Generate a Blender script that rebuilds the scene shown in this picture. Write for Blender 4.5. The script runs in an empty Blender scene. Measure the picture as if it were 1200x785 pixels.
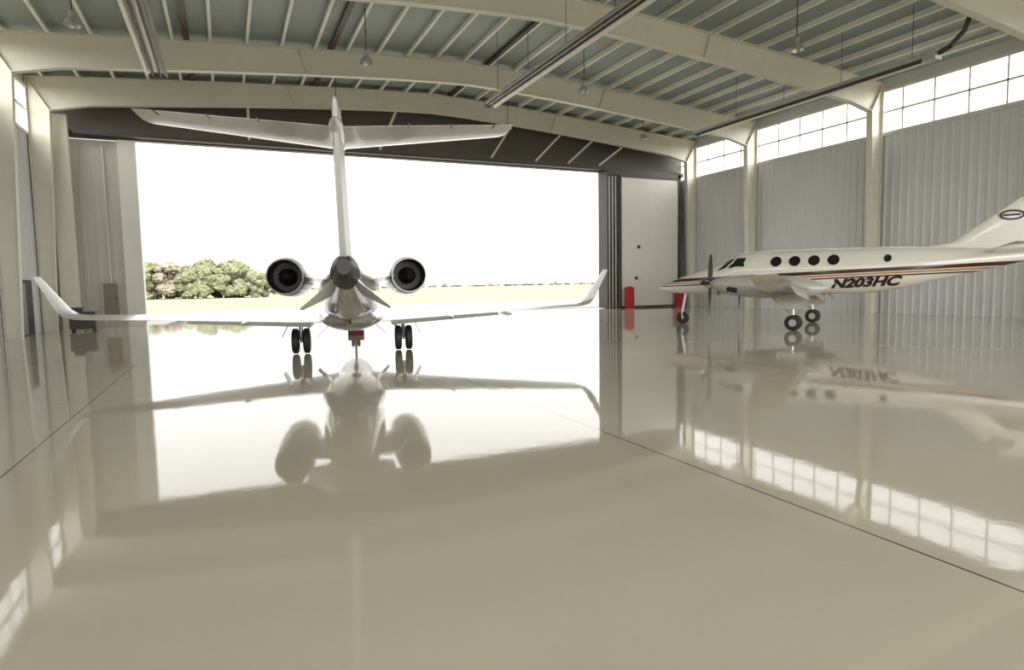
import bpy, bmesh, math, random
from mathutils import Vector, Matrix, noise
random.seed(7)
scene = bpy.context.scene
scene.view_settings.view_transform = 'Standard'
scene.view_settings.look = 'None'
scene.view_settings.exposure = 0.06

# ---------------------------------------------------------------- helpers
def mat(name, col, rough=0.5, metal=0.0, coat=0.0, var=0.06, scale=3.0, spec=0.5, bump=0.0):
    m = bpy.data.materials.new(name); m.use_nodes = True
    nt = m.node_tree; b = nt.nodes['Principled BSDF']
    tc = nt.nodes.new('ShaderNodeTexCoord')
    nz = nt.nodes.new('ShaderNodeTexNoise'); nz.inputs['Scale'].default_value = scale
    nz.inputs['Detail'].default_value = 4
    nt.links.new(tc.outputs['Object'], nz.inputs['Vector'])
    mx = nt.nodes.new('ShaderNodeMix'); mx.data_type = 'RGBA'
    mx.inputs[6].default_value = (*[c*(1-var) for c in col], 1)
    mx.inputs[7].default_value = (*[min(1, c*(1+var)) for c in col], 1)
    nt.links.new(nz.outputs['Fac'], mx.inputs[0])
    nt.links.new(mx.outputs[2], b.inputs['Base Color'])
    b.inputs['Roughness'].default_value = rough
    b.inputs['Metallic'].default_value = metal
    b.inputs['Coat Weight'].default_value = coat
    b.inputs['Coat Roughness'].default_value = 0.05
    b.inputs['Specular IOR Level'].default_value = spec
    if bump > 0:
        bp = nt.nodes.new('ShaderNodeBump'); bp.inputs['Distance'].default_value = bump
        nt.links.new(nz.outputs['Fac'], bp.inputs['Height'])
        nt.links.new(bp.outputs['Normal'], b.inputs['Normal'])
    return m

def mk(name, verts, faces, m, parent=None, smooth=False):
    me = bpy.data.meshes.new(name)
    me.from_pydata([tuple(v) for v in verts], [], faces); me.update()
    bm = bmesh.new(); bm.from_mesh(me)
    bmesh.ops.recalc_face_normals(bm, faces=bm.faces); bm.to_mesh(me); bm.free()
    o = bpy.data.objects.new(name, me); scene.collection.objects.link(o)
    if m: me.materials.append(m)
    if parent: o.parent = parent
    if smooth:
        for p in me.polygons: p.use_smooth = True
        try:
            me.set_sharp_from_angle(angle=math.radians(40))
        except Exception: pass
    return o

class MB:
    """mesh builder that merges many pieces in one object"""
    def __init__(s): s.v = []; s.f = []
    def add(s, v, f):
        n = len(s.v); s.v += [tuple(x) for x in v]; s.f += [tuple(i+n for i in q) for q in f]
    def box(s, a, b):
        x0,y0,z0 = a; x1,y1,z1 = b
        s.add([(x0,y0,z0),(x1,y0,z0),(x1,y1,z0),(x0,y1,z0),(x0,y0,z1),(x1,y0,z1),(x1,y1,z1),(x0,y1,z1)],
              [(0,3,2,1),(4,5,6,7),(0,1,5,4),(1,2,6,5),(2,3,7,6),(3,0,4,7)])
    def tube(s, p, q, r, r2=None, n=12):
        r2 = r if r2 is None else r2
        p = Vector(p); q = Vector(q); d = (q-p).normalized()
        u = d.orthogonal().normalized(); w = d.cross(u)
        vs = []
        for c, rr in ((p,r),(q,r2)):
            for i in range(n):
                a = 2*math.pi*i/n; vs.append(c+u*math.cos(a)*rr+w*math.sin(a)*rr)
        fs = [(i,(i+1)%n,n+(i+1)%n,n+i) for i in range(n)]
        fs += [tuple(range(n))[::-1], tuple(range(n,2*n))]
        s.add(vs, fs)
    def beam(s, p, q, w, h):
        p = Vector(p); q = Vector(q); d = (q-p).normalized()
        u = d.cross(Vector((0,0,1)))
        if u.length < 1e-3: u = Vector((1,0,0))
        u.normalize(); v = u.cross(d).normalized()
        vs = []
        for c in (p,q):
            for a,b in ((-1,-1),(1,-1),(1,1),(-1,1)): vs.append(c+u*a*w/2+v*b*h/2)
        s.add(vs, [(0,1,2,3),(7,6,5,4),(0,4,5,1),(1,5,6,2),(2,6,7,3),(3,7,4,0)])
    def lathe(s, c, axis, prof, n=24):
        c = Vector(c); d = Vector(axis).normalized(); u = d.orthogonal().normalized(); w = d.cross(u)
        vs = []
        for t, r in prof:
            for i in range(n):
                a = 2*math.pi*i/n; vs.append(c+d*t+u*math.cos(a)*r+w*math.sin(a)*r)
        fs = []
        for k in range(len(prof)-1):
            for i in range(n):
                j = (i+1)%n; fs.append((k*n+i,k*n+j,(k+1)*n+j,(k+1)*n+i))
        s.add(vs, fs)
    def obj(s, name, m, parent=None, smooth=False): return mk(name, s.v, s.f, m, parent, smooth)

def box(name, a, b, m, parent=None, bev=0.0):
    q = MB(); q.box(a,b); o = q.obj(name, m, parent)
    if bev:
        md = o.modifiers.new('bev','BEVEL'); md.width = bev; md.segments = 2
    return o
def empty(name, loc=(0,0,0), rz=0.0):
    e = bpy.data.objects.new(name, None); scene.collection.objects.link(e)
    e.location = loc; e.rotation_euler = (0,0,rz); e.empty_display_size = .3
    return e

def interp(tab, y):
    if y <= tab[0][0]: return tab[0][1:]
    if y >= tab[-1][0]: return tab[-1][1:]
    for a, b in zip(tab, tab[1:]):
        if a[0] <= y <= b[0]:
            t = (y-a[0])/(b[0]-a[0]); return tuple(p+(q-p)*t for p, q in zip(a[1:], b[1:]))
class Hull:
    def __init__(s, tab, w=0.35):
        s.tab = sorted(tab); s.w = w
    def prof(s, y):
        lo, hi = s.tab[0][0], s.tab[-1][0]
        w = min(s.w, max(0,y-lo), max(0,hi-y)); acc = [0,0,0]; ws = 0
        for k in (-1,-.66,-.33,0,.33,.66,1):
            g = 1-abs(k)*.7; t = interp(s.tab, y+k*w)
            for i in range(3): acc[i] += t[i]*g
            ws += g
        return [a/ws for a in acc]   # cz, rx, rz
    def pt(s, y, th, off=0.0):
        cz, rx, rz = s.prof(y)
        return Vector(((rx+off)*math.sin(th), y, cz+(rz+off)*math.cos(th)))
    def th(s, y, z, side):
        cz, rx, rz = s.prof(y); return side*math.acos(max(-1,min(1,(z-cz)/rz)))
    def build(s, name, m, parent, n=36, step=.15, y0=None, y1=None, off=0):
        lo = s.tab[0][0] if y0 is None else y0; hi = s.tab[-1][0] if y1 is None else y1
        k = max(2, int((hi-lo)/step)); q = MB(); vs = []
        for j in range(k+1):
            y = lo+(hi-lo)*j/k
            for i in range(n): vs.append(s.pt(y, 2*math.pi*i/n, off))
        fs = [(j*n+i, j*n+(i+1)%n, (j+1)*n+(i+1)%n, (j+1)*n+i) for j in range(k) for i in range(n)]
        fs += [tuple(range(n)), tuple(range(k*n,(k+1)*n))]
        q.add(vs, fs); return q.obj(name, m, parent, True)
    def decal(s, q, yz, side, off=.012):
        cy = sum(p[0] for p in yz)/len(yz); cz = sum(p[1] for p in yz)/len(yz)
        rings = [1.0,.66,.33]; vs = []; n = len(yz)
        for r in rings:
            for y, z in yz:
                yy = cy+(y-cy)*r; zz = cz+(z-cz)*r
                vs.append(s.pt(yy, s.th(yy,zz,side), off))
        vs.append(s.pt(cy, s.th(cy,cz,side), off))
        fs = []
        for k in range(2):
            for i in range(n): fs.append((k*n+i,k*n+(i+1)%n,(k+1)*n+(i+1)%n,(k+1)*n+i))
        for i in range(n): fs.append((2*n+i,2*n+(i+1)%n,3*n))
        q.add(vs, fs)
def ell(cy, cz, ry, rz, n=20):
    return [(cy+ry*math.cos(2*math.pi*i/n), cz+rz*math.sin(2*math.pi*i/n)) for i in range(n)]

AF = [(0,0),(.02,.35),(.08,.7),(.2,.95),(.35,1),(.55,.8),(.8,.38),(1,.03)]
AFB = [(0,0),(.02,.35),(.08,.7),(.2,.95),(.35,1),(.55,.9),(.8,.62),(1,.4)]
def airfoil_loft(q, secs, AF=AF):
    vs = []; n = None
    for le, te, t, up in secs:
        le = Vector(le); te = Vector(te); up = Vector(up).normalized(); ring = []
        for c, h in AF: ring.append(le+(te-le)*c+up*h*t/2)
        for c, h in AF[::-1][:-1]: ring.append(le+(te-le)*c-up*h*t/2)
        n = len(ring); vs += ring
    k = len(secs)
    fs = [(j*n+i, j*n+(i+1)%n, (j+1)*n+(i+1)%n, (j+1)*n+i) for j in range(k-1) for i in range(n)]
    fs += [tuple(range(n)), tuple(range((k-1)*n, k*n))]
    q.add(vs, fs)

# ---------------------------------------------------------------- materials
M_frame = mat('cream_steel_paint', (.68,.66,.55), .45)
M_deck = mat('roof_insulation', (.31,.355,.335), .55, var=.12, scale=.6)
M_purlin = mat('purlin_paint', (.80,.82,.74), .5)
M_dark = mat('dark_bronze', (.05,.04,.035), .5)
M_wall = mat('ribbed_white_metal', (.58,.59,.57), .42, var=.04, scale=.5)
M_walltan = mat('ribbed_tan_metal', (.50,.49,.42), .5, var=.05, scale=.5)
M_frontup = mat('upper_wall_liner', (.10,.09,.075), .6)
M_white = mat('white_door_paint', (.68,.67,.60), .4)
M_black = mat('black_rubber', (.015,.015,.016), .6)
M_glass = mat('dark_glass', (.01,.01,.012), .08, coat=.5)
M_red = mat('red_paint', (.42,.015,.02), .4)
M_chock = mat('dark_red_paint', (.10,.01,.012), .5)
M_galv = mat('galvanised_metal', (.55,.56,.55), .3, metal=.6)
M_refl = mat('aluminium_reflector', (.80,.80,.76), .4, metal=.2)
M_chrome = mat('polished_metal', (.75,.75,.74), .15, metal=1, var=.02)
M_lip = mat('nozzle_lip_metal', (.20,.19,.18), .35, metal=.7, var=.05)
M_jet = mat('jet_white_paint', (.66,.65,.60), .2, coat=.4, var=.02)
M_jetb = mat('jet_fuselage_paint', (.50,.49,.43), .14, metal=.25, coat=.8, var=.03)
M_fin = mat('jet_fin_paint', (.54,.54,.51), .4, var=.03, spec=.4)
M_jetgrey = mat('jet_belly_paint', (.36,.36,.33), .12, metal=.5, coat=.6, var=.04)
M_soot_shade = mat('exhaust_and_shade_metal', (.04,.037,.035), .45, metal=.5)  # exhaust metal; its dark tone also stands in for tail cone shade
M_tire = M_black

def floor_mat():
    m = bpy.data.materials.new('epoxy_floor'); m.use_nodes = True
    nt = m.node_tree; N = nt.nodes.new; L = nt.links.new; b = nt.nodes['Principled BSDF']
    geo = N('ShaderNodeNewGeometry'); sep = N('ShaderNodeSeparateXYZ'); L(geo.outputs['Position'], sep.inputs[0])
    nz = N('ShaderNodeTexNoise'); nz.inputs['Scale'].default_value = .35; nz.inputs['Detail'].default_value = 6
    L(geo.outputs['Position'], nz.inputs['Vector'])
    nf = N('ShaderNodeTexNoise'); nf.inputs['Scale'].default_value = 14; nf.inputs['Detail'].default_value = 5
    L(geo.outputs['Position'], nf.inputs['Vector'])
    mx = N('ShaderNodeMix'); mx.data_type='RGBA'
    mx.inputs[6].default_value = (.53,.48,.37,1); mx.inputs[7].default_value = (.63,.58,.465,1)
    ad = N('ShaderNodeMath'); ad.operation='MULTIPLY_ADD'; ad.inputs[1].default_value=.35
    L(nf.outputs['Fac'], ad.inputs[0]); 
    sc = N('ShaderNodeMath'); sc.operation='MULTIPLY'; sc.inputs[1].default_value=.65; L(nz.outputs['Fac'], sc.inputs[0]); L(sc.outputs[0], ad.inputs[2])
    L(ad.outputs[0], mx.inputs[0])
    def joint(comp, origin, spacing, w):
        a = N('ShaderNodeMath'); a.operation='SUBTRACT'; a.inputs[1].default_value = origin; L(sep.outputs[comp], a.inputs[0])
        p = N('ShaderNodeMath'); p.operation='PINGPONG'; p.inputs[1].default_value = spacing/2; L(a.outputs[0], p.inputs[0])
        c = N('ShaderNodeMath'); c.operation='LESS_THAN'; c.inputs[1].default_value = w; L(p.outputs[0], c.inputs[0])
        return c
    j1 = joint('X', 4.15, 6.3, .010)
    j2 = joint('Y', -6.0, 18.3, .005)
    mm = N('ShaderNodeMath'); mm.operation='MAXIMUM'; L(j1.outputs[0], mm.inputs[0]); L(j2.outputs[0], mm.inputs[1])
    dk = N('ShaderNodeMix'); dk.data_type='RGBA'; dk.inputs[7].default_value=(.07,.055,.04,1)
    L(mx.outputs[2], dk.inputs[6]); L(mm.outputs[0], dk.inputs[0])
    L(dk.outputs[2], b.inputs['Base Color'])
    b.inputs['Roughness'].default_value = .045
    b.inputs['IOR'].default_value = 1.55
    w = N('ShaderNodeTexNoise'); w.inputs['Scale'].default_value = 3.0; w.inputs['Detail'].default_value = 4
    L(geo.outputs['Position'], w.inputs['Vector'])
    bp = N('ShaderNodeBump'); bp.inputs['Distance'].default_value = .004; bp.inputs['Strength'].default_value=.2
    L(w.outputs['Fac'], bp.inputs['Height']); L(bp.outputs['Normal'], b.inputs['Normal'])
    return m
M_floor = floor_mat()

# ---------------------------------------------------------------- hangar shell
XL, XR = -8.0, 31.0
YB, YF = -16.0, 37.3
DX0, DX1, DH = -3.8, 23.6, 9.3
WZ0, WZ1 = 9.1, 11.3
XC = (XL+XR)/2; HALF = (XR-XL)/2
def ztop(x): return 12.85-1.25*abs((x-XC)/HALF)**1.3
def zbot(x): return 11.8-1.55*abs((x-XC)/HALF)**1.35
fl = MB(); fl.box((XL,YB,-.15),(XR,YF+.2,0)); fl.obj('floor', M_floor)

def ribbed(q, axis, fixed, a, b, z0, z1, inward, pitch=.3, depth=.035):
    pts = []; t = a
    while t < b-1e-6:
        for dt, d in ((0,0),(.62*pitch,0),(.70*pitch,depth),(.92*pitch,depth)):
            if t+dt < b: pts.append((t+dt, d))
        t += pitch
    pts.append((b,0)); vs = []; n = len(pts)
    for z in (z0,z1):
        for t, d in pts:
            vs.append((t, fixed+inward*d, z) if axis=='x' else (fixed+inward*d, t, z))
    fs = [(i,i+1,n+i+1,n+i) for i in range(n-1)]
    q.add(vs, fs)
q = MB(); ribbed(q,'y',XR-.05,YB,YF,0,WZ0,-1,.4,.03); q.box((XR,YB,0),(XR+.15,YF,WZ0))
q.box((XR-.12,YB,WZ0-.12),(XR+.15,YF,WZ0)); q.box((XR-.1,YB,WZ1),(XR+.15,YF,12.0))
q.obj('wall_right', M_wall)
q = MB(); ribbed(q,'y',XL+.05,YB,YF,0,WZ0,1,.4,.03); q.box((XL-.15,YB,0),(XL,YF,WZ0))
q.box((XL-.15,YB,WZ0-.12),(XL+.12,YF,WZ0)); q.box((XL-.15,YB,WZ1),(XL+.1,YF,12.0))
q.obj('wall_left', M_wall)
q = MB(); ribbed(q,'x',YF-.02,XL,DX0-.8,0,DH,-1,.6,.018); q.box((XL,YF,0),(DX0-.8,YF+.15,DH))
q.box((DX1+.9,YF,0),(XR,YF+.15,DH)); q.obj('wall_front', M_walltan)
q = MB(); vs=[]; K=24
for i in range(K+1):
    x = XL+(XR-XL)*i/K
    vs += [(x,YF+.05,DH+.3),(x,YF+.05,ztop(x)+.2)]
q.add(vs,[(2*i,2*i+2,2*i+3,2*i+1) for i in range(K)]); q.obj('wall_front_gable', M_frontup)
q = MB(); q.box((XL,YB-.15,0),(-5,YB,9.6)); q.box((28,YB-.15,0),(XR,YB,9.6))  # unseen end wall; wide opening added to let in fill light
vs=[]
for i in range(K+1):
    x = XL+(XR-XL)*i/K
    vs += [(x,YB,9.6),(x,YB,ztop(x)+.2)]
q.add(vs,[(2*i,2*i+2,2*i+3,2*i+1) for i in range(K)]); q.obj('wall_back', M_wall)
for nm, x in (('window_1',XR),('window_2',XL)):
    q = MB(); y = YB
    while y < YF:
        q.box((x-.05,y-.035,WZ0),(x+.05,y+.035,WZ1)); y += 1.53
    q.box((x-.05,YB,(WZ0+WZ1)/2-.04),(x+.05,YF,(WZ0+WZ1)/2+.04))
    q.box((x-.06,YB,WZ0),(x+.06,YF,WZ0+.1)); q.box((x-.06,YB,WZ1-.1),(x+.06,YF,WZ1))
    q.obj(nm, M_white)
q = MB(); vs=[]; K=48
for i in range(K+1):
    x = XL-.2+(XR-XL+.4)*i/K; z = ztop(x)+.24
    vs += [(x,YB-.2,z),(x,YF+.2,z)]
n=len(vs); vs += [(a,b,c+.12) for a,b,c in vs]
fs=[(2*i,2*i+2,2*i+3,2*i+1) for i in range(K)]+[(n+2*i,n+2*i+1,n+2*i+3,n+2*i+2) for i in range(K)]
q.add(vs,fs); q.obj('ceiling', M_deck)
q = MB(); x = XL+.8
while x < XR-.3:
    z = ztop(x)
    q.box((x-.02,YB+.05,z),(x+.02,YF-.1,z+.23)); q.box((x-.05,YB+.05,z-.005),(x+.07,YF-.1,z+.015)); x += 1.42
q.obj('roof_purlins', M_purlin)
for x in (-1.0, 4.9, 12.6):
    z = ztop(x); q=MB(); q.box((x-.11,YB+.1,z+.03),(x+.11,YF-.2,z+.2)); q.obj('cable_tray', M_dark)

def frame(y, name='steel_frame'):
    outer=[(XL+.15,0),(XL+.15,ztop(XL))]; inner=[(XL+.65,0),(XL+1.0,zbot(XL+1.0)-.18)]
    for i in range(1,24):
        u=i/24; xo=XL+.15+(XR-XL-.3)*u; xi=XL+1.0+(XR-XL-2.0)*u
        outer.append((xo,ztop(xo)-.005)); inner.append((xi,zbot(xi)))
    outer+= [(XR-.15,ztop(XR)),(XR-.15,0)]; inner += [(XR-1.0,zbot(XR-1.0)-.18),(XR-.65,0)]
    q=MB(); n=len(outer)
    for i in range(n-1):
        a,b=outer[i],outer[i+1]; c,d=inner[i],inner[i+1]
        vs=[]
        for yy in (y-.012,y+.012):
            vs+=[(a[0],yy,a[1]),(b[0],yy,b[1]),(d[0],yy,d[1]),(c[0],yy,c[1])]
        q.add(vs,[(0,1,2,3),(7,6,5,4)])
        for p,r in ((a,b),(c,d)):
            dx,dz=r[0]-p[0],r[1]-p[1]; l=math.hypot(dx,dz); nx,nz=-dz/l*.015,dx/l*.015
            vs=[]
            for yy in (y-.16,y+.16):
                vs+=[(p[0]+nx,yy,p[1]+nz),(r[0]+nx,yy,r[1]+nz),(r[0]-nx,yy,r[1]-nz),(p[0]-nx,yy,p[1]-nz)]
            q.add(vs,[(0,3,2,1),(4,5,6,7),(0,1,5,4),(1,2,6,5),(2,3,7,6),(3,0,4,7)])
    for i in (1,8,13,18,25):
        if i<n:
            a,c=outer[i],inner[i]
            q.beam((a[0],y,a[1]),(c[0],y,c[1]),.3,.025)
    return q.obj(name, M_frame)
for y in (35.7,30.1,21.8,13.8,5.8,-2.2,-10.0): frame(y)
q = MB()
for x,dx in ((1.5,0),(8.5,.9),(15.5,1.2),(18.6,1.6),(21.0,1.6),(23.4,1.6)):
    q.beam((x,36.65,DH+.4),(x+dx,36.2,zbot(x+dx)+.1),.12,.12)
q.obj('front_struts', M_frame)
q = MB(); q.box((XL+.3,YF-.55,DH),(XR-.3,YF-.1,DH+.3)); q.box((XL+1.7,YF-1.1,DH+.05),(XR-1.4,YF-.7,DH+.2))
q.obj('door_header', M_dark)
q = MB(); q.box((DX0-.8,YF-.45,0),(DX0-.08,YF-.1,DH)); q.box((DX0-.14,YF-.5,0),(DX0,YF+.2,DH)); q.obj('door_jamb', M_white)
q = MB(); q.box((XL+.75,YF-1.0,0),(XL+1.5,YF-.7,10.2)); q.obj('corner_post', M_frame)

# right sliding door stack
door = empty('sliding_hangar_door')
q = MB()
for i in range(4):
    x0 = DX1+.02+i*.26; q.box((x0,36.0,0.02),(x0+.13,37.1,DH-.02))
q.box((DX1,35.85,DH-.3),(29.7,36.9,DH)); q.box((29.5,35.85,0.02),(29.72,36.2,DH-.02))
q.obj('dark_edge_frames', M_dark, door)
q = MB()
for i in range(3):
    x0 = DX1+.17+i*.26; q.box((x0,36.02,.02),(x0+.07,37.0,DH-.35))
q.obj('leaf_edges', M_white, door)
box('front_leaf', (DX1+1.05,35.9,.04),(29.55,36.06,DH-.32), M_white, door)
q = MB(); q.box((DX1+1.05,35.86,.03),(29.5,35.9,.14)); q.box((DX1+1.0,35.86,.03),(DX1+1.1,35.92,DH-.3))
q.box((DX1+1.05,35.86,DH-.42),(29.5,35.9,DH-.3)); q.obj('leaf_border', M_dark, door)
q = MB()
for x,z in ((26.0,4.1),(25.8,1.95)): q.box((x,35.85,z),(x+.22,35.9,z+.22))
q.obj('leaf_viewports', M_dark, door)
for x in (24.75,29.0):
    b = MB(); b.box((x,35.2,0),(x+.5,35.6,1.45)); b.tube((x+.25,35.4,1.45),(x+.25,35.4,1.5),.15); b.obj('red_bollard', M_red)

# left wall items
q = MB(); q.box((XL+.10,31.6,0),(XL+.2,33.9,2.35)); dd=q.obj('door_1', M_dark)
box('door_1_leaf',(XL+.2,31.8,.05),(XL+.25,32.7,2.2),mat('grey_door',(.25,.25,.24),.5)).parent = dd
ep = empty('electrical_panel'); box('cabinet',(-5.55,36.95,.6),(-5.0,37.2,2.2),mat('brown_panel',(.22,.17,.12),.5),ep,.02)
box('handle',(-5.1,36.9,1.35),(-5.06,36.96,1.5),M_black,ep); box('conduit',(-5.3,37.1,2.2),(-5.25,37.16,9),M_galv,ep)
tc = empty('tool_cart')
q = MB(); q.box((-6.5,33.7,.12),(-5.5,34.3,.9)); q.box((-6.4,33.8,.9),(-6.0,34.2,1.1)); q.obj('body',M_dark,tc)
q = MB()
for x in (-6.4,-5.6):
    for y in (33.78,34.22): q.tube((x-.03,y,.07),(x+.03,y,.07),.07)
q.obj('casters',M_black,tc)

# radiant heaters
def heater(x, y0, y1, z=10.0, w=.38):
    e = empty('radiant_heater')
    q = MB(); prof = [(-w,-.02),(-w*.5,.17),(w*.5,.17),(w,-.02)]
    vs=[(x+a,yy,z+b) for yy in (y0,y1) for a,b in prof]; vs+=[(x+a*.96,yy,z+b-.02) for yy in (y0,y1) for a,b in prof]
    q.add(vs,[(0,1,5,4),(1,2,6,5),(2,3,7,6),(8,9,13,12),(9,10,14,13),(10,11,15,14)])
    q.obj('reflector', M_refl, e)
    q = MB(); q.tube((x-.12,y0,z+.02),(x-.12,y1,z+.02),.045); q.tube((x+.12,y0,z+.02),(x+.12,y1,z+.02),.045); q.tube((x-.12,y1,z+.02),(x+.12,y1,z+.02),.045)
    q.obj('burner_tubes', M_dark, e, True)
    q = MB(); y=y0+.5
    while y<y1:
        q.tube((x,y,z+.15),(x,y,ztop(x)+.1),.012,n=6); y+=3.05
    q.obj('hangers', M_dark, e)
    box('burner_box',(x-.2,y0-.5,z-.12),(x+.2,y0,z+.25),M_galv,e)
    return e
heater(-2.0,-8,28.0); heater(11.4,-8,27.3); h3=heater(24.5,15.6,28.3)
q = MB(); pts=[(24.5,15.1,10.1),(24.5,14.7,10.2),(24.8,14.4,10.7),(25.2,14.1,ztop(25.2)+.2)]
for a,b in zip(pts,pts[1:]): q.tube(a,b,.09)
q.obj('flue_pipe', M_dark, h3, True)

def lamp(x,y,z=11.0):
    e = empty('high_bay_lamp',(x,y,0))
    q = MB(); q.lathe((0,0,z),(0,0,1),[(-.28,.26),(-.2,.24),(-.05,.16),(0,.09),(.02,.09),(.2,.09),(.22,.0)],20)
    q.lathe((0,0,z),(0,0,1),[(-.27,.25),(-.19,.22),(-.06,.14),(-.03,.0)],20)
    q.obj('reflector_shade',M_galv,e,True)
    q = MB(); q.tube((0,0,z+.2),(0,0,ztop(x)+.15),.02,n=8); q.obj('stem',M_dark,e)
for x,y in ((-4.2,25.5),(5.5,25.5),(15.5,25.5),(20.5,18.0),(24.0,32.5),(5.5,33.0),(15.0,33.0),(25.5,10)): lamp(x,y,10.9)

# ---------------------------------------------------------------- outdoors
M_grass = mat('dry_grass', (.19,.172,.12), .95, var=.25, scale=.08, spec=.1)
M_apron = mat('apron_concrete', (.33,.32,.30), .8, var=.06, scale=.3, spec=.3)
M_leaf1 = mat('foliage_green', (.115,.125,.072), .9, var=.4, scale=1.2, spec=.1)
M_leaf2 = mat('foliage_brown', (.165,.145,.11), .9, var=.4, scale=1.2, spec=.1)
M_haze = mat('hazed_distant_foliage', (.21,.225,.215), .95, spec=.1)  # pale grey base colour carries the aerial haze
box('grass_field',(-900,-500,-.5),(1200,1500,-.12),M_grass)
box('apron',(-60,YF+.2,-.1),(90,58,-.01),M_apron); box('rear_apron',(-60,-60,-.1),(90,YB-.15,-.01),M_apron)
def blob(q, c, r, sub=2, sq=.85, seed=0):
    bm = bmesh.new(); bmesh.ops.create_icosphere(bm, subdivisions=sub, radius=1)
    vs=[]
    for v in bm.verts:
        p=v.co.copy(); k=1+.45*noise.noise(p*2.1+Vector((seed,seed*1.7,0)))+.35*noise.noise(p*5.5+Vector((seed,0,seed)))
        vs.append((c[0]+p.x*r*k, c[1]+p.y*r*k, max(.02,c[2]+p.z*r*k*sq)))
    fs=[tuple(v.index for v in f.verts) for f in bm.faces]; bm.free(); q.add(vs,fs)
def tree(x,y,h,m):
    e = empty('tree',(x,y,-.12))
    q=MB(); q.tube((0,0,0),(0,0,h*.45),.22,.12,8)
    for a in range(4): q.tube((0,0,h*.25),(math.cos(a*1.6)*h*.2,math.sin(a*1.6)*h*.2,h*.55),.09,.04,6)
    q.obj('trunk',M_leaf2,e)
    q=MB()
    for k in range(34):
        a=random.uniform(0,6.28); rr=random.uniform(0,.42)*h; zz=random.uniform(.08,.86)*h
        blob(q,(math.cos(a)*rr*(1.15-zz/h*.6),math.sin(a)*rr*(1.15-zz/h*.6),zz),random.uniform(.09,.17)*h,3,.85,random.uniform(0,50))
    q.obj('canopy',m,e)
random.seed(3)
for i in range(20):
    t=i/19; x=-36+t*44.5+random.uniform(-1,1); y=150-t*10+random.uniform(-5,5)
    tree(x,y,random.uniform(6.6,8.2)*(1.0 if t<.9 else .75), M_leaf2 if i in (10,11) else M_leaf1)
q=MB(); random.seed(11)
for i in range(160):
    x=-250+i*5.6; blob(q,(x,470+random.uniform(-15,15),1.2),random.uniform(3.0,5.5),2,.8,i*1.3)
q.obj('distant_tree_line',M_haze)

# ---------------------------------------------------------------- business jet
jet = empty('business_jet',(3.2,17.85,0),math.radians(-11.0))
H = Hull([(8.9,1.30,.03,.03),(8.6,1.31,.17,.15),(8.0,1.36,.36,.32),(7.0,1.44,.56,.52),(6.1,1.56,.69,.70),(5.2,1.64,.77,.82),(4.2,1.66,.80,.84),
          (-1.0,1.66,.80,.84),(-2.5,1.70,.74,.80),(-4.0,1.80,.58,.68),(-5.4,1.95,.40,.50),(-6.6,2.08,.26,.32),(-7.4,2.16,.16,.2),(-7.6,2.17,.10,.12)])
H.build('fuselage', M_jetb, jet)
H.build('tail_cone_shade_shell', M_soot_shade, jet, y0=-7.62, y1=-6.75, off=.012, n=24)  # dark overlay: exhaust end and the cone's shade put into its colour
q=MB(); n=20; secs=[(2.6,.0,.05),(2.0,.62,.28),(0.5,.85,.36),(-1.5,.82,.36),(-3.0,.5,.25),(-3.8,.02,.05)]; vs=[]
for y,rx,rz in secs:
    for i in range(n):
        a=2*math.pi*i/n; vs.append((rx*math.sin(a),y,1.05+rz*math.cos(a)))
q.add(vs,[(j*n+i,j*n+(i+1)%n,(j+1)*n+(i+1)%n,(j+1)*n+i) for j in range(len(secs)-1) for i in range(n)]); q.obj('belly_fairing',M_jetgrey,jet,True)
q=MB()
airfoil_loft(q,[((0,-4.0,2.15),(0,-7.3,2.15),.26,(1,0,0)),((0,-4.9,2.6),(0,-7.75,2.6),.22,(1,0,0)),((0,-7.35,4.1),(0,-8.85,4.1),.17,(1,0,0)),((0,-7.6,4.42),(0,-9.0,4.42),.13,(1,0,0)),((0,-7.8,4.47),(0,-8.95,4.47),.06,(1,0,0))],AFB)
q.obj('vertical_fin',M_fin,jet,True)
SZ=4.10
q=MB()
airfoil_loft(q,[((-2.5,-8.5,SZ+.05),(-2.5,-9.1,SZ+.05),.05,(0,0,1)),((-2.42,-8.37,SZ+.05),(-2.42,-9.1,SZ+.05),.07,(0,0,1)),((0,-7.4,SZ),(0,-8.8,SZ),.15,(0,0,1)),((2.42,-8.37,SZ+.05),(2.42,-9.1,SZ+.05),.07,(0,0,1)),((2.5,-8.5,SZ+.05),(2.5,-9.1,SZ+.05),.05,(0,0,1))])
q.obj('horizontal_stabilizer',M_jet,jet,True)
q=MB(); q.lathe((0,-7.0,SZ+.02),(0,-1,0),[(0,.01),(.15,.07),(.5,.12),(1.3,.13),(1.9,.09),(2.25,.01)],16); q.obj('tail_bullet_fairing',M_jet,jet,True)
q=MB()
for s in (-1,1):
    for x in (1.0,1.6,2.2): q.tube((s*x,-8.8-.11*x,SZ),(s*x,-9.05-.11*x,SZ),.01,n=6)
q.obj('static_wicks',M_soot_shade,jet)
EY=-.75
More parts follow.
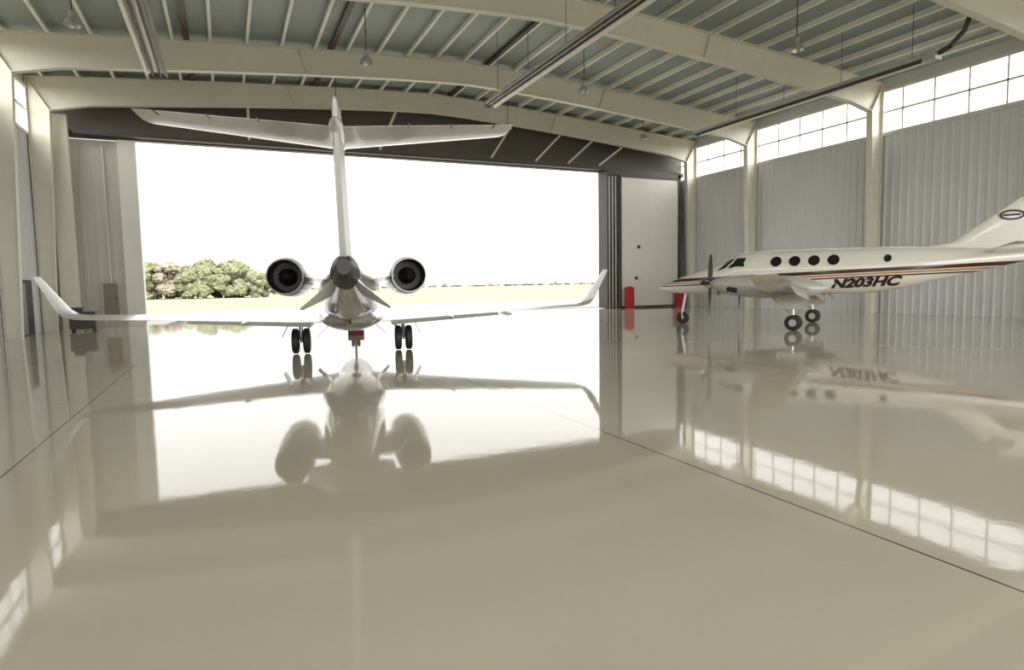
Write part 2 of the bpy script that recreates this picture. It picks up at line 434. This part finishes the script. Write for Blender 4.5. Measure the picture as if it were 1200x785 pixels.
for s in (-1,1):
    q=MB(); airfoil_loft(q,[((s*.5,2.1,.93),(s*.5,-1.3,.93),.38,(0,0,1)),((s*2.2,.95,1.0),(s*2.2,-1.15,.98),.27,(0,0,1)),((s*6.3,-.45,1.2),(s*6.3,-1.55,1.18),.13,(0,0,1)),
        ((s*6.52,-.6,1.25),(s*6.52,-1.6,1.25),.10,(-s*.5,0,1)),((s*6.62,-.85,1.4),(s*6.62,-1.65,1.4),.07,(-s*1,0,.3)),((s*6.86,-1.7,2.18),(s*6.86,-2.05,2.18),.04,(-s*1,0,.3))])
    q.obj('wing_'+('left' if s<0 else 'right'),M_jet,jet,True)
    q=MB()
    for x in (2.6,4.2): q.lathe((s*x,-.2,.90+.05*x*.6),(0,-1,0),[(0,.0),(.3,.07),(1.1,.08),(1.7,.0)],10)
    airfoil_loft(q,[((s*1.0,-1.2,.93),(s*1.0,-1.7,.83),.06,(0,0,1)),((s*3.9,-1.25,1.06),(s*3.9,-1.6,1.0),.05,(0,0,1))])
    q.obj('flap_'+('left' if s<0 else 'right'),M_jet,jet,True)
    cx=s*1.33; cz=2.08; k_=.99
    q=MB(); q.lathe((cx,EY,cz),(0,-1,0),[(a,b*k_) for a,b in [(.25,.24),(.05,.27),(0,.31),(.04,.36),(.3,.44),(.9,.48),(1.8,.48),(2.5,.44),(2.9,.40),(2.92,.37),(2.3,.36)]],32)
    q.obj('engine_nacelle_'+('left' if s<0 else 'right'),M_jet,jet,True)
    q=MB(); q.lathe((cx,EY,cz),(0,-1,0),[(a,b*k_) for a,b in [(0.0,.315),(-.01,.325),(.05,.375),(.12,.395)]],32); q.lathe((cx,EY,cz),(0,-1,0),[(a,b*k_) for a,b in [(2.78,.425),(2.95,.41),(3.12,.395),(3.12,.365),(2.3,.34)]],32); q.obj('nacelle_lips_'+('l' if s<0 else 'r'),M_lip,jet,True)
    q=MB(); q.lathe((cx,EY,cz),(0,-1,0),[(.3,.28),(.3,.0)],24); q.lathe((cx,EY,cz),(0,-1,0),[(a,b*k_) for a,b in [(3.1,.362),(2.3,.34),(2.3,.2),(2.6,.19),(3.05,.04),(3.1,0)]],24); q.obj('engine_core_'+('l' if s<0 else 'r'),M_soot_shade,jet,True)
    q=MB(); airfoil_loft(q,[((s*.5,EY-.6,1.95),(s*.4,EY-3.1,2.0),.16,(0,0,1)),((s*1.05,EY-.7,2.08),(s*1.05,EY-2.8,2.08),.13,(0,0,1))]); q.obj('pylon_'+('l' if s<0 else 'r'),M_jet,jet,True)
    q=MB(); airfoil_loft(q,[((s*.2,-5.0,1.72),(s*.2,-7.0,1.95),.07,(s*.5,0,1)),((s*.76,-6.4,1.44),(s*.76,-7.15,1.48),.03,(s*.5,0,1))]); q.obj('ventral_fin_'+('l' if s<0 else 'r'),M_fin,jet,True)
    q=MB()
    for dx in (-.15,.15):
        q.lathe((s*1.4+dx-.09,0,.36),(1,0,0),[(0,.16),(0,.29),(.03,.35),(.15,.35),(.18,.29),(.18,.16)],24)
    q.obj('main_tires_'+('l' if s<0 else 'r'),M_tire,jet,True)
    q=MB()
    for dx in (-.15,.15): q.lathe((s*1.4+dx-.07,0,.36),(1,0,0),[(0,.0),(0,.17),(.14,.17),(.14,0)],20)
    q.tube((s*1.4-.2,0,.36),(s*1.4+.2,0,.36),.05); q.tube((s*1.4,0,.36),(s*1.4,.05,1.0),.06); q.tube((s*1.4,0,.5),(s*.9,.1,1.0),.035)
    q.tube((s*1.4,-.12,.35),(s*1.4,-.18,.7),.02); q.tube((s*1.4,-.18,.7),(s*1.4,0,.9),.02)
    q.obj('main_gear_strut_'+('l' if s<0 else 'r'),M_galv,jet,True)
    q=MB(); q.add([(s*1.62,.3,.95),(s*1.62,-.35,.95),(s*1.85,-.3,.5),(s*1.85,.25,.5),(s*1.65,.3,.95),(s*1.65,-.35,.95),(s*1.88,-.3,.5),(s*1.88,.25,.5)],[(0,1,2,3),(4,5,6,7),(0,1,5,4),(1,2,6,5),(2,3,7,6),(3,0,4,7)])
    q.add([(s*.6,.3,.8),(s*.6,-.35,.8),(s*.95,-.3,.45),(s*.95,.25,.45),(s*.63,.3,.8),(s*.63,-.35,.8),(s*.98,-.3,.45),(s*.98,.25,.45)],[(0,1,2,3),(4,5,6,7),(0,1,5,4),(1,2,6,5),(2,3,7,6),(3,0,4,7)])
    q.obj('gear_door_'+('l' if s<0 else 'r'),M_jetgrey,jet)
q=MB()
for dx in (-.11,.11): q.lathe((dx-.06,6.6,.25),(1,0,0),[(0,.1),(0,.2),(.03,.25),(.09,.25),(.12,.2),(.12,.1)],20)
q.obj('nose_tires',M_tire,jet,True)
q=MB(); q.tube((-.16,6.6,.25),(.16,6.6,.25),.04); q.tube((0,6.6,.25),(0,6.7,1.1),.05); q.tube((0,6.55,.5),(0,6.0,1.0),.03); q.obj('nose_gear_strut',M_galv,jet,True)
q=MB()
for s in (-1,1):
    for k in range(8): H.decal(q, ell(4.1-k*.62,1.95,.15,.2), s)
    H.decal(q,[(6.25,1.93),(5.55,1.95),(5.5,2.22),(5.85,2.2)],s); H.decal(q,[(6.6,1.8),(6.32,1.92),(5.95,2.17),(6.2,2.0)],s)
q.obj('windows',M_glass,jet,True)
for k,dy in enumerate((-.6,.4)):
    ck = empty('wheel_chock',(4.47+(dy)*.19,24.3+dy,0),math.radians(-11))
    q=MB(); q.add([(-.3,0,0),(-.3,.2,0),(-.3,.1,.2),(.3,0,0),(.3,.2,0),(.3,.1,.2)],[(0,1,2),(3,5,4),(0,3,4,1),(1,4,5,2),(2,5,3,0)])
    q.obj('block',M_chock,ck)

# ---------------------------------------------------------------- propeller airplane
PH = math.radians(32)
pl = empty('propeller_airplane',(20.25,17.2,0),PH)
def stripe_mat():
    m = mat('striped_aircraft_paint',(.78,.75,.66),.2,coat=.6,var=.02)
    nt=m.node_tree; N=nt.nodes.new; L=nt.links.new; b=nt.nodes['Principled BSDF']
    tc=N('ShaderNodeTexCoord'); sp=N('ShaderNodeSeparateXYZ'); L(tc.outputs['Object'],sp.inputs[0])
    ma=N('ShaderNodeMath'); ma.operation='MULTIPLY_ADD'; ma.inputs[1].default_value=.035; L(sp.outputs['Y'],ma.inputs[0]); L(sp.outputs['Z'],ma.inputs[2])
    cur=b.inputs['Base Color'].links[0].from_socket
    for lo,hi,c in ((1.95,2.08,(.06,.018,.012)),(1.86,1.92,(.42,.22,.07)),(1.77,1.82,(.08,.02,.015))):
        a=N('ShaderNodeMath'); a.operation='GREATER_THAN'; a.inputs[1].default_value=lo; L(ma.outputs[0],a.inputs[0])
        d=N('ShaderNodeMath'); d.operation='LESS_THAN'; d.inputs[1].default_value=hi; L(ma.outputs[0],d.inputs[0])
        e=N('ShaderNodeMath'); e.operation='MULTIPLY'; L(a.outputs[0],e.inputs[0]); L(d.outputs[0],e.inputs[1])
        x=N('ShaderNodeMix'); x.data_type='RGBA'; L(e.outputs[0],x.inputs[0]); L(cur,x.inputs[6]); x.inputs[7].default_value=(*c,1); cur=x.outputs[2]
    L(cur,b.inputs['Base Color']); return m
M_pl = stripe_mat(); M_plw = mat('aircraft_cream_paint',(.78,.75,.66),.2,coat=.6,var=.02)
M_plg = mat('aircraft_grey_paint',(.44,.43,.38),.3,coat=.3,var=.04)
M_mar = mat('maroon_marking',(.025,.010,.010),.3)
G = Hull([(5.75,1.52,.03,.03),(5.5,1.54,.17,.16),(5.0,1.60,.31,.30),(4.2,1.72,.46,.45),(3.5,1.82,.57,.56),(2.95,1.9,.64,.66),(2.35,2.07,.70,.86),(1.6,2.1,.73,.86),
          (-2.0,2.1,.73,.85),(-3.2,2.18,.64,.74),(-4.4,2.29,.47,.55),(-5.6,2.40,.28,.36),(-6.5,2.47,.13,.2),(-6.95,2.5,.04,.08)],.3)
G.build('fuselage',M_pl,pl)
q=MB(); airfoil_loft(q,[((0,-3.2,2.75),(0,-6.7,2.3),.12,(1,0,0)),((0,-4.6,2.98),(0,-6.9,2.75),.14,(1,0,0)),((0,-6.25,4.25),(0,-7.3,4.25),.09,(1,0,0)),((0,-6.45,4.38),(0,-7.3,4.38),.04,(1,0,0))]); q.obj('vertical_fin',M_plw,pl,True)
q=MB(); airfoil_loft(q,[((-2.6,-6.1,2.85),(-2.6,-6.8,2.85),.05,(0,0,1)),((0,-5.35,2.6),(0,-6.75,2.6),.14,(0,0,1)),((2.6,-6.1,2.85),(2.6,-6.8,2.85),.05,(0,0,1))]); q.obj('horizontal_stabilizer',M_plw,pl,True)
q=MB()
for s in (-1,1):
    pts=[]; n=28
    for k,(ra,rb) in enumerate(((.34,.17),(.27,.11))):
        for i in range(n):
            a=2*math.pi*i/n; pts.append((s*.075,-6.18+ra*math.cos(a),3.8+rb*math.sin(a)))
    q.add(pts,[(i,(i+1)%n,n+(i+1)%n,n+i) for i in range(n)])
    q.add([(s*.078,-5.95,3.77),(s*.078,-6.4,3.77),(s*.078,-6.4,3.83),(s*.078,-5.95,3.83)],[(0,1,2,3)])
    q.add([(s*.05,-6.62,4.34),(s*.05,-7.2,4.34),(s*.05,-7.2,4.25),(s*.05,-6.4,4.25)],[(0,1,2,3)])
q.obj('fin_emblem',M_mar,pl)
for s in (-1,1):
    nm='left' if s<0 else 'right'
    q=MB(); airfoil_loft(q,[((s*.3,1.25,1.35),(s*.3,-.85,1.35),.34,(0,0,1)),((s*2.3,1.2,1.42),(s*2.3,-.6,1.42),.3,(0,0,1)),((s*7.1,.5,1.94),(s*7.1,-.4,1.92),.12,(0,0,1)),((s*7.4,.3,2.0),(s*7.4,-.35,2.0),.05,(0,0,1))]); q.obj('wing_'+nm,M_plw,pl,True)
    q=MB(); airfoil_loft(q,[((s*2.9,-.4,1.46),(s*2.9,-.65,1.08),.07,(0,.4,1)),((s*5.0,-.3,1.66),(s*5.0,-.5,1.36),.06,(0,.4,1))])
    airfoil_loft(q,[((s*.75,-.6,1.33),(s*.75,-.95,1.02),.07,(0,.4,1)),((s*1.85,-.5,1.38),(s*1.85,-.85,1.06),.07,(0,.4,1))]); q.obj('flap_'+nm,M_plg,pl,True)
    NC=Hull([(2.85,1.68,.16,.16),(2.7,1.67,.25,.25),(2.2,1.62,.32,.36),(1.2,1.58,.38,.42),(0,1.54,.40,.40),(-.6,1.5,.30,.30),(-1.0,1.5,.1,.12),(-1.1,1.5,.02,.03)],.2)
    o=NC.build('engine_nacelle_'+nm,M_plg,pl,24,.12); o.location=(s*2.3,0,0)
    q=MB(); q.lathe((s*2.3,2.8,1.68),(0,1,0),[(0,.17),(.1,.17),(.3,.12),(.42,.04),(.44,0)],20); q.obj('spinner_'+nm,M_chrome,pl,True)
    q=MB()
    for k in range(4):
        a=math.radians(86+90*k); d=Vector((math.cos(a),0,math.sin(a))); t=Vector((-math.sin(a),0,math.cos(a)))
        c=Vector((s*2.3,2.95,1.68)); secs=[]
        for r,w,tw in ((.12,.10,70),(.35,.19,55),(.7,.2,35),(1.0,.17,25),(1.14,.1,20)):
            tw=math.radians(tw); ch=t*math.cos(tw)+Vector((0,1,0))*math.sin(tw)
            secs.append((c+d*r+ch*w/2,c+d*r-ch*w/2,.035,ch.cross(d)))
        airfoil_loft(q,secs)
    q.obj('propeller_'+nm,M_black,pl,True)
    q=MB(); q.tube((s*2.3+.3,2.2,1.5),(s*2.3+.45,1.9,1.45),.09); q.tube((s*2.3-.3,2.2,1.5),(s*2.3-.45,1.9,1.45),.09); q.lathe((s*2.3,2.6,1.38),(0,1,0),[(0,.1),(.05,.12),(.02,.08)],12); q.obj('exhaust_stacks_'+nm,M_soot_shade,pl,True)
    q=MB()
    for dx in (-.12,.12): q.lathe((s*2.3+dx-.07,0,.28),(1,0,0),[(0,.13),(0,.22),(.03,.28),(.11,.28),(.14,.22),(.14,.13)],22)
    q.obj('main_tires_'+nm,M_tire,pl,True)
    q=MB(); q.tube((s*2.3-.18,0,.28),(s*2.3+.18,0,.28),.05); q.tube((s*2.3,0,.28),(s*2.3,.05,1.3),.06)
    for dx in (-.12,.12): q.lathe((s*2.3+dx-.065,0,.28),(1,0,0),[(0,0),(0,.13),(.13,.13),(.13,0)],18)
    q.tube((s*2.3,0,.5),(s*2.3,.8,1.25),.035); q.obj('main_strut_'+nm,M_galv,pl,True)
    q=MB(); q.box((s*2.3-.36,-.4,.78),(s*2.3-.33,.5,1.3)); q.box((s*2.3+.33,-.4,.78),(s*2.3+.36,.5,1.3)); q.obj('gear_doors_'+nm,M_plg,pl)
q=MB(); q.lathe((-.08,4.75,.26),(1,0,0),[(0,.1),(0,.2),(.03,.26),(.13,.26),(.16,.2),(.16,.1)],20); q.obj('nose_tire',M_tire,pl,True)
q=MB(); q.tube((-.1,4.75,.26),(.1,4.75,.26),.04); q.tube((-.11,4.75,.26),(-.11,4.75,.6),.02); q.tube((.11,4.75,.26),(.11,4.75,.6),.02); q.tube((0,4.75,.55),(0,4.6,1.4),.05); q.tube((-.12,4.75,.58),(.12,4.75,.58),.035); q.obj('nose_strut',M_galv,pl,True)
q=MB()
for s in (-1,1):
    for y in (.92,.26,-.4,-1.05): G.decal(q, ell(y,2.50,.20,.19), s)
    G.decal(q, ell(-2.75,2.5,.12,.13), s)
    G.decal(q,[(2.75,2.3),(2.1,2.35),(2.05,2.68),(2.4,2.68)],s)
    G.decal(q,[(3.2,2.2),(2.85,2.3),(2.5,2.66),(2.72,2.62)],s)
q.obj('cabin_windows',M_glass,pl,True)
for s in (-1,1):
    cu=bpy.data.curves.new('reg','FONT'); cu.body='N203HC'; cu.size=.5; cu.shear=.35; cu.offset=.024
    to=bpy.data.objects.new('reg_tmp',cu); scene.collection.objects.link(to)
    bpy.context.view_layer.update()
    me=bpy.data.meshes.new_from_object(to.evaluated_get(bpy.context.evaluated_depsgraph_get()))
    bpy.data.objects.remove(to)
    xs=[v.co.x for v in me.vertices]; ys=[v.co.y for v in me.vertices]; w=max(xs)-min(xs); h=max(ys)-min(ys)
    for v in me.vertices:
        u=(v.co.x-min(xs))/w; t=(v.co.y-min(ys))/h
        y = (-.97-2.25*u) if s<0 else (-3.22+2.25*u)
        z = 1.46+.34*t + (.10*u if s<0 else .10*(1-u))
        p=G.pt(y,G.th(y,z,s),.02); v.co=p
    me.materials.append(M_mar); o=bpy.data.objects.new('registration_lettering',me); scene.collection.objects.link(o); o.parent=pl

# ---------------------------------------------------------------- light
w=bpy.data.worlds.new('World'); scene.world=w; w.use_nodes=True; nt=w.node_tree
bg=nt.nodes['Background']; tc=nt.nodes.new('ShaderNodeTexCoord'); sp=nt.nodes.new('ShaderNodeSeparateXYZ')
nt.links.new(tc.outputs['Generated'],sp.inputs[0])
mr=nt.nodes.new('ShaderNodeMapRange'); mr.inputs['From Min'].default_value=.3; mr.inputs['From Max'].default_value=-.6
mr.inputs['To Min'].default_value=2.3; mr.inputs['To Max'].default_value=8.5
nt.links.new(sp.outputs['Y'],mr.inputs['Value']); nt.links.new(mr.outputs[0],bg.inputs['Strength'])
bg.inputs['Color'].default_value=(1.0,.99,.975,1)
sd=bpy.data.lights.new('sun','SUN'); sd.energy=5; sd.angle=math.radians(3); sd.color=(1,.96,.88)
so=bpy.data.objects.new('sun',sd); scene.collection.objects.link(so)
so.rotation_euler=(math.radians(40),0,0); so.location=(0,-40,40)
def portal(name,loc,rot,sx,sy):
    l=bpy.data.lights.new(name,'AREA'); l.shape='RECTANGLE'; l.size=sx; l.size_y=sy; l.cycles.is_portal=True
    o=bpy.data.objects.new(name,l); scene.collection.objects.link(o); o.location=loc; o.rotation_euler=rot
portal('portal_front',(9.9,YF+.3,4.7),(math.radians(-90),0,0),27.4,9.4)
portal('portal_back',(11.5,YB-.3,4.8),(math.radians(90),0,0),33,9.6)
portal('portal_right',(XR+.3,10.6,10.2),(0,math.radians(90),0),2.2,53)
portal('portal_left',(XL-.3,10.6,10.2),(0,math.radians(-90),0),2.2,53)

# ---------------------------------------------------------------- camera
cd=bpy.data.cameras.new('camera'); cd.sensor_width=36; cd.lens=36*730/1200; cd.clip_end=3000
co=bpy.data.objects.new('camera',cd); scene.collection.objects.link(co)
R=Matrix.Rotation(math.radians(-24.5),4,'Z')@Matrix.Rotation(math.radians(90-4.74),4,'X')@Matrix.Rotation(math.radians(-1.0),4,'Z')
co.matrix_world=Matrix.Translation((0,0,1.85))@R
scene.camera=co
